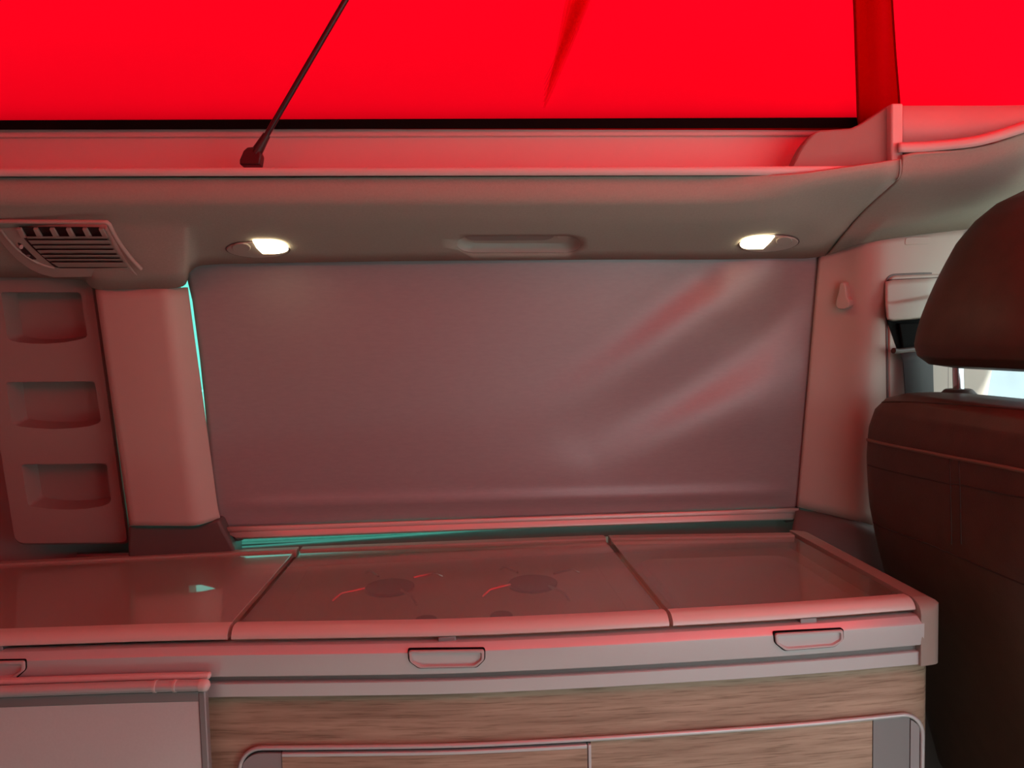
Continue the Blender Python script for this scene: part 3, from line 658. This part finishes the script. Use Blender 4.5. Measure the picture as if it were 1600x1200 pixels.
# ------------------------------------------------------------------ window blind
wb = thing('window_blind', pl(800, 810, 1.44), 'grey pulled-down blind with diagonal creases covering the wide side window', 'blind')
FOLD = [(((720, 700), (860, 630), (1010, 545), (1200, 415)), 0.0060, 44), (((780, 640), (950, 540), (1090, 440)), -0.0035, 34),
        (((930, 700), (1080, 605), (1230, 490)), -0.0050, 40), (((700, 790), (860, 735), (1000, 690), (1250, 610)), 0.0055, 46), (((1150, 490), (1262, 430)), 0.002, 34)]
def sdist(px, py, pl_):
    best = 1e9
    for (ax, ay), (bx_, by_) in zip(pl_, pl_[1:]):
        dx, dy = bx_-ax, by_-ay; t = max(0, min(1, ((px-ax)*dx+(py-ay)*dy)/(dx*dx+dy*dy)))
        best = min(best, math.hypot(px-ax-t*dx, py-ay-t*dy))
    return best
rws = []
NU, NV = 120, 60
for j in range(NV+1):
    t = j/NV; row = []
    yl = lerp(398, 826, t); yr = lerp(390, 796, t)
    xl = lerp(lerp(293, 317, t/0.52), 317, 0) if t < 0.52 else lerp(317, 345, (t-0.52)/0.48)
    yq = lerp(398, 826, t); G_ = ((398, 0), (440, 2.5), (470, 5.5), (557, 5), (620, 3), (690, 0), (740, -3), (830, -2)); gg = -2
    for (a0, b0_), (a1, b1_) in zip(G_, G_[1:]):
        if a0 <= yq <= a1: gg = lerp(b0_, b1_, (yq-a0)/(a1-a0))
    xl = 291+0.137*(yq-440)+gg
    xr = lerp(1283, 1250, t)
    for i in range(NU+1):
        u = i/NU; px, py = lerp(xl, xr, u), lerp(yl, yr, u)
        dd = sum(a*math.exp(-(sdist(px, py, P)/w_)**2) for P, a, w_ in FOLD)
        ft_ = max(0.0, min(1.0, (px-690)/430)); dd *= ft_*ft_*(3-2*ft_)
        dd += 0.0028*math.exp(-((py-lerp(790, 768, u))/9)**2)
        dd += 0.0012*math.sin(px*0.011+1)*math.sin(py*0.013)
        dd *= min(1, u*12)*min(1, (1-u)*14)
        row.append(pl(px, py, 1.440-dd*2.3))
    rws.append(row)
MB().grid(rws).build('fabric', 'blind_fabric', wb, ang=80, solid=0.0008, soff=0)
br = [[pl(345, 823.5, 1.438), pl(600, 815, 1.438), pl(900, 804.5, 1.438), pl(1248, 793.5, 1.438)],
      [pl(345, 825, 1.426), pl(600, 816.5, 1.426), pl(900, 806, 1.426), pl(1248, 795, 1.426)],
      [pl(348, 830.5, 1.424), pl(600, 821.5, 1.424), pl(900, 811, 1.424), pl(1247, 800, 1.424)],
      [pl(350, 831.5, 1.427), pl(600, 822.5, 1.427), pl(900, 812, 1.427), pl(1247, 801, 1.427)],
      [pl(368, 840, 1.420), pl(600, 831.5, 1.420), pl(900, 821, 1.420), pl(1240, 810, 1.420)],
      [pl(372, 842, 1.425), pl(600, 833.5, 1.425), pl(900, 822.5, 1.425), pl(1238, 811.5, 1.425)],
      [pl(372, 841.5, 1.440), pl(600, 833, 1.440), pl(900, 822, 1.440), pl(1238, 811, 1.440)]]
loft(br, 3, 0.002, 2).build('bottom_rail', 'blind_rail', wb, solid=0.002)
for pts in ([(347, 832), (362, 831), (376, 838), (380, 844), (371, 846), (352, 842)], [(1226, 812), (1236, 806), (1248, 803), (1249, 809), (1238, 816), (1228, 817)]):
    MB().prism([pl(*p, 1.432) for p in pts], (0, 0.014, 0)).build('end_clip', 'dark_trim', wb, bevel=0.0015)

# window sill ledge behind the worktop
s0 = [(120, 868), (366, 858), (600, 841.5), (830, 825.5), (1040, 817), (1240, 809)]
zS = pY(366, 858, 1.47).z
rows = [[pY(x, y-3, 1.512) for x, y in s0], [Vector((p.x, 1.468, p.z)) for p in [pY(x, y, 1.468) for x, y in s0]], [Vector((p.x, 1.462, 0.80)) for p in [pY(x, y, 1.462) for x, y in s0]]]
struct(loft(rows, 4, 0.004).build('trim_13', 'groove_grey', solid=0.003), 'dark sill ledge between blind and worktop', 'window sill')

# ------------------------------------------------------------------ kitchen unit
FC = [(-1.45, 1.110), (-0.95, 1.073), (-0.61, 1.048), (-0.40, 1.033), (-0.309, 1.024), (-0.16, 1.006), (-0.004, 0.989), (0.144, 0.981), (0.301, 0.977), (0.488, 0.976), (0.673, 0.983), (0.75, 0.989)]
def Yf(X):
    for i in range(len(FC)-1):
        if X <= FC[i+1][0] or i == len(FC)-2:
            x0, y0 = FC[i]; x1, y1 = FC[i+1]; t = (X-x0)/(x1-x0)
            def sl(k):
                if k <= 0 or k >= len(FC)-1: k = max(1, min(len(FC)-2, k))
                return (FC[k+1][1]-FC[k-1][1])/(FC[k+1][0]-FC[k-1][0])
            m0, m1 = sl(i)*(x1-x0), sl(i+1)*(x1-x0)
            return y0*(2*t**3-3*t*t+1)+m0*(t**3-2*t*t+t)+y1*(-2*t**3+3*t*t)+m1*(t**3-t*t)
def pF(x, y, o=0):
    Y = 1.0
    for _ in range(8):
        p = pY(x, y, Y); Y = Yf(p.x)-o
    return pY(x, y, Y)
def fp(X, z, o=0): return Vector((X, Yf(X)-o, z))
XL, XR = -1.30, 0.668
YB = 1.425
ZT = 0.912
ku = thing('kitchen_unit', (0, 1.2, 0.0), 'fitted kitchen unit with three lids, aluminium front rail and oak front', 'kitchen unit')
def span(x0, x1, n): return [lerp(x0, x1, i/n) for i in range(n+1)]
def extr(prof, x0, x1, n=40):
    return MB().grid([[fp(X, z, o) for o, z in prof] for X in span(x0, x1, n)], cv=True)
def capped(prof, x0, x1, n=40):
    mb = extr(prof, x0, x1, n); k = len(prof); mb.f.append(tuple(range(k))); mb.f.append(tuple(range(n*k, n*k+k))); return mb
# carcass with rounded right front corner
pts = [Vector((X, Yf(X)+0.006, 0)) for X in span(XL, 0.665, 40)] + [Vector((0.683, Yf(0.68)+0.009, 0)), Vector((0.693, Yf(0.69)+0.018, 0)), Vector((0.697, Yf(0.69)+0.032, 0)), Vector((0.697, 1.40, 0)), Vector((XL, 1.455, 0))]
MB().prism([p+Vector((0, 0, 0.0)) for p in pts], (0, 0, 0.862)).build('carcass', 'oak_laminate', ku, ang=50)
# worktop deck below the lids, with hob and sink recess
deck = [Vector((X, Yf(X)+0.010, 0.868)) for X in span(XL, 0.665, 40)] + [Vector((0.665, 1.385, 0.868)), Vector((XL, 1.455, 0.868))]
MB().prism(deck, (0, 0, 0.012)).build('deck', 'hob_steel', ku)
# back bar
bb_ = [Vector((XL, YB+0.03, 0)), Vector((XL, YB-0.002, 0)), Vector((0.30, YB-0.022, 0)), Vector((0.66, 1.372, 0)), Vector((0.70, 1.36, 0)), Vector((0.70, 1.40, 0)), Vector((0.30, YB+0.03, 0))]
MB().prism([p+Vector((0, 0, 0.868)) for p in bb_], (0, 0, 0.030)).build('back_bar', 'cap_plastic', ku, bevel=0.003)
def backY(X): return 1.424 if X < -0.28 else (lerp(1.424, 1.402, (X+0.28)/0.58) if X < 0.30 else lerp(1.400, 1.352, (X-0.30)/0.37))
def lid(x0, x1, skew0, skew1, glassmat, latchx, label):
    """x0,x1 at the front; skew = shift of X at the back"""
    L = MB(); 
    def P(u, v, z):   # u along x, v 0 front..1 back
        X = lerp(x0, x1, u) + lerp(0, lerp(skew0, skew1, u), v)
        return Vector((X, lerp(Yf(X), backY(X), v), z))
    n = 24
    # body slab: frame = front strip + back strip + thin side strips, glass set between
    def strip(v0, v1, z0, z1, name, m, u0=0.0, u1=1.0, par=None, bev=0.003, prof=None):
        rings = []
        for i in range(n+1):
            u = lerp(u0, u1, i/n); rings.append([P(u, v0, z0), P(u, v0, z1), P(u, v1, z1), P(u, v1, z0)])
        mb = MB().grid(rings, cv=True); mb.f.append((0, 1, 2, 3)); mb.f.append(tuple(n*4+k for k in range(4)))
        return mb.build(name, m, par, bevel=bev, bseg=3)
    g = strip(0.05, 0.955, 0.902, ZT-0.001, 'lid', glassmat, 0.004, 0.996, ku, 0.001)
    g['label'] = label
    # rounded front strip
    rings = []
    for i in range(n+1):
        u = i/n; q = P(u, 0, 0); fw = (P(u, 0.1, 0)-q).normalized()
        rings.append([q+fw*a_+Vector((0, 0, z)) for a_, z in ((0.026, 0.898), (0.001, 0.8985), (-0.0015, 0.9005), (-0.001, 0.904), (0.002, 0.9085), (0.007, 0.9125), (0.014, 0.9145), (0.026, 0.9138))])
    mb = MB().grid(rings, cv=True); mb.f.append(tuple(range(8))); mb.f.append(tuple(n*8+k for k in range(8)))
    mb.build('front_strip', 'lid_edge', g, ang=40)
    strip(0.945, 1.0, 0.900, ZT+0.003, 'back_strip', 'cap_plastic', 0, 1, g, 0.002)
    if latchx is not None:
        X = latchx; MB().box((X-0.012, Yf(X)-0.0005, 0.889), (X+0.012, Yf(X)+0.016, 0.8985)).build('latch', 'aluminium_dark', g, bevel=0.001)
    return g
lid(-1.29, -0.304, 0.0, 0.022, 'left_lid_glass', -0.62, 'glossy beige lid with a smooth reflective top')
lid(-0.298, 0.300, 0.022, 0.002, 'lid_glass', -0.005, 'smoked glass lid above the hob')
lg = lid(0.3055, 0.662, 0.004, -0.006, 'lid_glass', 0.50, 'smoked glass lid above the sink')
# hob under the middle lid
MB().prism([Vector(p) for p in ((-0.26, 1.05, 0.880), (0.27, 1.03, 0.880), (0.27, 1.36, 0.880), (-0.26, 1.375, 0.880))], (0, 0, 0.004)).build('hob', 'hob_steel', ku, bevel=0.002)
hob = [o for o in COL.objects if o.name.startswith('hob')][-1]
for X, Y in ((-0.10, 1.24), (0.14, 1.22)):
    MB().tube([(X, Y, 0.884), (X, Y, 0.890)], 0.042, 24).build('burner', 'black_plastic', hob, bevel=0.002)
    for k in range(4):
        a_ = k*math.pi/2+0.5; c_, s_ = math.cos(a_), math.sin(a_)
        MB().tube([(X+c_*0.045, Y+s_*0.045, 0.895), (X+c_*0.085, Y+s_*0.085, 0.895), (X+c_*0.10, Y+s_*0.10, 0.886)], 0.0022, 6).build('pan_support', 'chrome', hob)
for X in (-0.035, 0.075):
    MB().tube([(X, 1.065, 0.884), (X, 1.065, 0.897)], lambda t: 0.019-0.003*t, 20).build('knob', 'black_plastic', hob, bevel=0.002)
# sink rim under the right lid
q = rpoly([(0.34, 1.04, 0.882), (0.63, 1.04, 0.882), (0.63, 1.31, 0.882), (0.34, 1.33, 0.882)], 0.04, 5)
cq = sum(q, Vector())/len(q)
rg = [q, [cq+(p-cq)*0.95+Vector((0, 0, 0.005)) for p in q], [cq+(p-cq)*0.92 for p in q], [cq+(p-cq)*0.86-Vector((0, 0, 0.0015)) for p in q]]
mb = MB().grid(rg, cv=True); mb.add(rg[-1], [tuple(range(len(q)))]); mb.build('sink', 'aluminium', ku, ang=60)

# front rail
prof = [(-0.012, 0.8925), (-0.002, 0.8930), (0.004, 0.8920), (0.0115, 0.8855), (0.0130, 0.8828), (0.0128, 0.8700), (0.0115, 0.8530), (0.0100, 0.8515), (-0.012, 0.8515)]
railp = capped(prof, XL, XR, 60).build('front_rail', 'aluminium', ku, ang=28)
capped([(0.0, 0.8520), (0.0, 0.8400), (-0.012, 0.8400), (-0.012, 0.8520)], XL, XR, 60).build('groove', 'groove_grey', ku)
capped([(-0.012, 0.8415), (0.0055, 0.8412), (0.0072, 0.8400), (0.0072, 0.8225), (0.0062, 0.8215), (-0.012, 0.8215)], XL, XR, 60).build('lower_strip', 'aluminium', ku, ang=28)
# end cap
pc_ = rpoly([(0.6635, Yf(0.6635)-0.0125, 0), (0.702, Yf(0.70)-0.010, 0), (0.702, 1.355, 0), (0.6635, 1.372, 0)], [0.002, 0.030, 0.006, 0.002], 8)
zc = 0.8215
rg = [[Vector((p.x, p.y, zc)) for p in pc_], [Vector((p.x, p.y, 0.895)) for p in pc_]]
cc_ = Vector((0.664, 1.17, 0))
for dz, ins in ((0.902, 0.0012), (0.908, 0.004), (0.912, 0.009), (0.9145, 0.016)):
    rg.append([Vector((min(p.x, 0.702-ins) if p.x > 0.664 else p.x, max(p.y, Yf(0.67)-0.0125+ins*1.4), dz)) for p in pc_])
mb = MB().grid(rg, cv=True); mb.add(rg[-1], [tuple(range(len(pc_)))]); mb.add(rg[0], [tuple(range(len(pc_)))])
mb.build('end_cap', 'cap_plastic', ku, ang=45)
# pulls
def pull(px):
    q = rpoly(flat2(px), 4, 4); q = [pF(v.x, v.y, 0.0132) for v in q]; c_ = sum(q, Vector())/len(q)
    n_ = Vector((0, -1, 0))
    gk = [c_+(p-c_)*Vector((1, 1, 1)).length/math.sqrt(3)*1.0 for p in q]
    big = [Vector((c_.x+(p.x-c_.x)*1.03, p.y+0.004, c_.z+(p.z-c_.z)*1.11)) for p in q]
    MB().grid([[p+Vector((0, 0.0, 0)) for p in big], [p+Vector((0, -0.0046, 0)) for p in big], [p+Vector((0, -0.0006, 0)) for p in q]], cv=True).build('pull_gasket', 'black_rubber', railp)
    def sc_(sx, sz, dy, dz=0): return [Vector((c_.x+(p.x-c_.x)*sx, p.y+dy, c_.z+dz+(p.z-c_.z)*sz)) for p in q]
    rg = [sc_(1, 1, 0.004), sc_(1, 1, -0.0020), sc_(0.985, 0.95, -0.0035), sc_(0.93, 0.74, -0.0035), sc_(0.92, 0.68, 0.0000), sc_(0.88, 0.52, 0.002, -0.001)]
    mb = MB().grid(rg, cv=True); mb.add(rg[-1], [tuple(range(len(q)))])
    mb.build('pull', 'pull_plastic', railp, ang=35)
pull([(638.5, 1015.5), (756.5, 1014), (756.5, 1030), (744, 1041.5), (655, 1043), (640, 1032.5)])
pull([(1209.5, 989), (1316, 983), (1316.5, 999), (1303, 1009.5), (1226, 1015.5), (1211, 1004)])
pull([(-78, 1034), (40, 1031.5), (40.5, 1045.5), (23, 1060), (-62, 1063), (-77, 1051)])
# oak front: sliding cupboard door set in a rounded aluminium frame
ZD = 0.7460
xl_, xr_ = pF(373, 1196, 0.004).x, pF(1444, 1150, 0.004).x
def fgrid(x0, x1, zt, zb, o, th, n=30):
    fz = zt if callable(zt) else (lambda X: zt)
    ring = [[fp(X, zb, o-th), fp(X, zb, o), fp(X, fz(X), o), fp(X, fz(X), o-th)] for X in span(x0, x1, n)]
    mb = MB().grid(ring, cv=True); mb.f.append((0, 1, 2, 3)); mb.f.append(tuple(n*4+k for k in range(4))); return mb
RC = 0.032
def ztop(X):
    if X < xl_+RC: return ZD-RC+math.sqrt(max(0, RC*RC-(xl_+RC-X)**2))
    if X > xr_-RC: return ZD-RC+math.sqrt(max(0, RC*RC-(X-xr_+RC)**2))
    return ZD
sd_ = None
fgrid(xl_, xr_, ztop, 0.30, -0.003, 0.010, 80).build('cupboard_recess', 'black_plastic', ku)
path = [fp(xl_, z, 0.000) for z in (0.30, 0.5, 0.65)] + [fp(X, ztop(X), 0.000) for X in [xl_+RC*(1-math.cos(a_)) for a_ in [k*math.pi/20 for k in range(11)]]]
path += [fp(X, ZD, 0.000) for X in span(xl_+RC*1.1, xr_-RC*1.1, 40)] + [fp(X, ztop(X), 0.000) for X in [xr_-RC*(1-math.cos(a_)) for a_ in [(10-k)*math.pi/20 for k in range(11)]]] + [fp(xr_, z, 0.0) for z in (0.65, 0.5, 0.30)]
MB().tube(path, 0.0032, 8).build('cupboard_frame', 'aluminium', ku, ang=70)
xa1, xa2, xa3 = pF(440, 1185, 0.004).x, pF(918, 1185, 0.004).x, pF(1366, 1160, 0.004).x
gi = 0.0045
def zin(d): return lambda X: ztop(min(max(X, xl_+0.0045), xr_-0.0045))-d
fgrid(xl_+gi, xa1-0.0006, zin(0.007), 0.30, 0.0015, 0.008, 16).build('end_insert', 'grey_insert', ku)
fgrid(xa3+0.0012, xr_-0.020, zin(0.004), 0.30, -0.0005, 0.008, 16).build('end_insert', 'aluminium_dark', ku)
fgrid(xr_-0.0185, xr_-gi, zin(0.006), 0.30, 0.0, 0.008, 16).build('end_insert', 'grey_insert', ku)
dl = fgrid(xa1, xa2, ZD-0.0115, 0.30, 0.0030, 0.010).build('cupboard_door', 'oak_laminate', ku, bevel=0.0006)
fgrid(xa1, xa2, ZD-0.0062, ZD-0.0115, 0.0036, 0.010).build('door_top_edge', 'aluminium', dl, bevel=0.001)
fgrid(xa2+0.0012, xa2+0.0055, ZD-0.0062, 0.30, 0.0036, 0.010, 3).build('door_side_edge', 'aluminium', dl, bevel=0.001)
fgrid(xa2+0.0055, xa3, ZD-0.003, 0.30, -0.0005, 0.008).build('cupboard_door', 'oak_laminate', ku, bevel=0.0005)

# ------------------------------------------------------------------ stowed folding table in front of the unit
xt = pF(323, 1120, 0.034).x
ty = lambda X: Yf(X)-0.034
ft_ = thing('folding_table', (-0.7, 1.03, 0.0), 'pale folding table leaf hung against the kitchen front on the left', 'table')
def tp(X, z, o=0): return fp(X, z, 0.034+o)
def tgrid(x0, x1, zt, zb, o, th, n=12):
    ring = [[tp(X, zb, o-th), tp(X, zb, o), tp(X, zt, o), tp(X, zt, o-th)] for X in span(x0, x1, n)]
    mb = MB().grid(ring, cv=True); mb.f.append((0, 1, 2, 3)); mb.f.append(tuple(n*4+k for k in range(4))); return mb
zt1 = pF(160, 1100, 0.034).z
tgrid(XL, xt-0.010, zt1, 0.12, 0.0, 0.012).build('leaf', 'table_laminate', ft_)
tgrid(XL, xt-0.008, zt1+0.014, zt1, 0.001, 0.014).build('top_border', 'aluminium_dark', ft_, bevel=0.001)
tgrid(xt-0.010, xt, zt1+0.014, 0.12, 0.0015, 0.014, 2).build('side_border', 'aluminium_dark', ft_, bevel=0.002)
zt2 = pF(160, 1075, 0.036).z
xs_ = span(XL, xt-0.004, 24)
MB().tube([tp(X, zt2, 0.002) for X in xs_], 0.0075, 14).build('top_tube', 'aluminium', ft_, ang=60)
tgrid(XL, xt+0.004, zt2+0.0108, zt2+0.003, -0.006, 0.012).build('hanging_ledge', 'rail_plastic', ft_, bevel=0.003)
X = xt+0.001
sp = MB().tube([tp(xt-0.006+k*0.0022, zt2, 0.002) for k in range(7)], lambda t: 0.0083*math.sqrt(max(0.02, 1-(max(0, t-0.45)/0.55)**2)), 14).build('tube_end', 'rail_plastic', ft_, ang=80)
for px in (243, 274):
    X = pF(px, 1068, 0.036).x
    MB().tube([tp(X-0.0018, zt2, 0.002), tp(X+0.0018, zt2, 0.002)], 0.0083, 14).build('tube_collar', 'rail_plastic', ft_)

# ------------------------------------------------------------------ driver seat
seat = thing('driver_seat', (0.95, 1.03, 0.0), 'dark brown leather driver seat with headrest seen from behind', 'seat')
def sup(cx, cy, hx, hy, z, n=40, e=3.2, skew=0.0):
    o = []
    for k in range(n):
        a_ = 2*math.pi*k/n; c_, s_ = math.cos(a_), math.sin(a_)
        x = hx*math.copysign(abs(c_)**(2/e), c_); y = hy*math.copysign(abs(s_)**(2/e), s_)
        o.append(Vector((cx+x+skew*y, cy+y, z)))
    return o
def stack(secs, e=3.2):
    secs = [Vector(s) if False else s for s in secs]
    dense = []
    ctrl = [[Vector((s[0], s[1], s[4])), Vector((s[2], s[3], 0))] for s in secs]
    A = cat([c[0] for c in ctrl], 6); B = []
    B = cat([c[1] for c in ctrl], 6)
    rg = [sup(a.x, a.y, b.x, b.y, a.z, 44, e) for a, b in zip(A, B)]
    mb = MB().grid(rg, cv=True); n = 44
    mb.f.append(tuple(range(n))); mb.f.append(tuple((len(rg)-1)*n+k for k in range(n))); return mb
# backrest sections: (cx, cy, hx, hy, z)
BR = stack([(1.00, 1.03, 0.07, 0.235, 0.42), (0.985, 1.03, 0.11, 0.262, 0.50), (0.945, 1.03, 0.115, 0.268, 0.66), (0.885, 1.03, 0.115, 0.270, 0.86),
            (0.855, 1.03, 0.113, 0.270, 0.98), (0.842, 1.03, 0.105, 0.270, 1.07), (0.838, 1.03, 0.098, 0.265, 1.125), (0.838, 1.03, 0.090, 0.255, 1.158), (0.839, 1.03, 0.078, 0.236, 1.178), (0.840, 1.03, 0.055, 0.205, 1.188), (0.841, 1.03, 0.02, 0.14, 1.192)], 4.0)
bbv = BR.bvh(); brest = BR.build('backrest', 'leather', seat, ang=80)
HR = stack([(0.862, 1.06, 0.030, 0.11, 1.2345), (0.862, 1.06, 0.058, 0.143, 1.240), (0.861, 1.06, 0.074, 0.156, 1.254), (0.862, 1.06, 0.080, 0.160, 1.275), (0.874, 1.06, 0.082, 0.158, 1.32), (0.897, 1.06, 0.082, 0.152, 1.38), (0.924, 1.06, 0.080, 0.142, 1.44),
            (0.942, 1.06, 0.074, 0.126, 1.475), (0.954, 1.06, 0.060, 0.104, 1.50), (0.962, 1.06, 0.040, 0.075, 1.515), (0.965, 1.06, 0.012, 0.03, 1.521)], 3.4)
HR.build('headrest', 'leather', seat, ang=80)
for Y in (1.178, 0.985):
    MB().tube([(0.872, Y, 1.17), (0.868, Y, 1.20), (0.866, Y, 1.25)], 0.0085, 14).build('headrest_post', 'chrome', seat)
    MB().tube([(0.868, Y, 1.186), (0.868, Y, 1.197)], lambda t: 0.030-0.010*t*t, 20).build('post_bezel', 'belt_guide', seat, bevel=0.002)
CU = stack([(1.20, 1.03, 0.20, 0.22, 0.30), (1.22, 1.03, 0.26, 0.26, 0.34), (1.22, 1.03, 0.28, 0.27, 0.42), (1.22, 1.03, 0.26, 0.26, 0.50), (1.22, 1.03, 0.18, 0.20, 0.53)], 4.0)
CU.build('cushion', 'leather', seat, ang=80)
MB().box((1.00, 0.80, 0.0), (1.42, 1.26, 0.33)).build('seat_base', 'dark_trim', seat, bevel=0.01)
def seam(px, r, m, name, lift=0.0, smooth=5):
    P = []
    for x, y in [tuple(v[:2]) for v in cat([Vector((a_, b_, 0)) for a_, b_ in px], smooth)]:
        p, n_ = onto(bbv, x, y)
        if p is not None: P.append(p+n_*lift)
    if len(P) > 2: MB().tube(P, r, 6).build(name, m, brest)
seam([(1353, 655), (1358, 640), (1366, 632), (1382, 628.5), (1412, 628), (1450, 629.5), (1530, 635), (1600, 640.5), (1650, 645)], 0.0016, 'seam_dark', 'seam')
seam([(1351.5, 686), (1375, 692), (1412, 700), (1455, 708), (1495, 716), (1550, 726), (1600, 736), (1660, 748)], 0.0030, 'piping', 'piping', 0.0005)
seam([(1352, 725), (1375, 732), (1412, 741), (1450, 749), (1484, 756), (1497, 757), (1550, 768), (1600, 778), (1660, 790)], 0.0013, 'seam_dark', 'seam')
seam([(1483.5, 716), (1484.5, 735), (1485, 756), (1486, 800), (1487, 850)], 0.0011, 'seam_dark', 'seam')
seam([(1498.5, 718), (1499, 735), (1500, 757), (1501, 800), (1502, 850)], 0.0011, 'seam_dark', 'seam')
seam([(1359, 812), (1375, 822), (1412, 836), (1450, 850), (1512, 876), (1560, 897), (1640, 930)], 0.0014, 'seam_dark', 'seam')
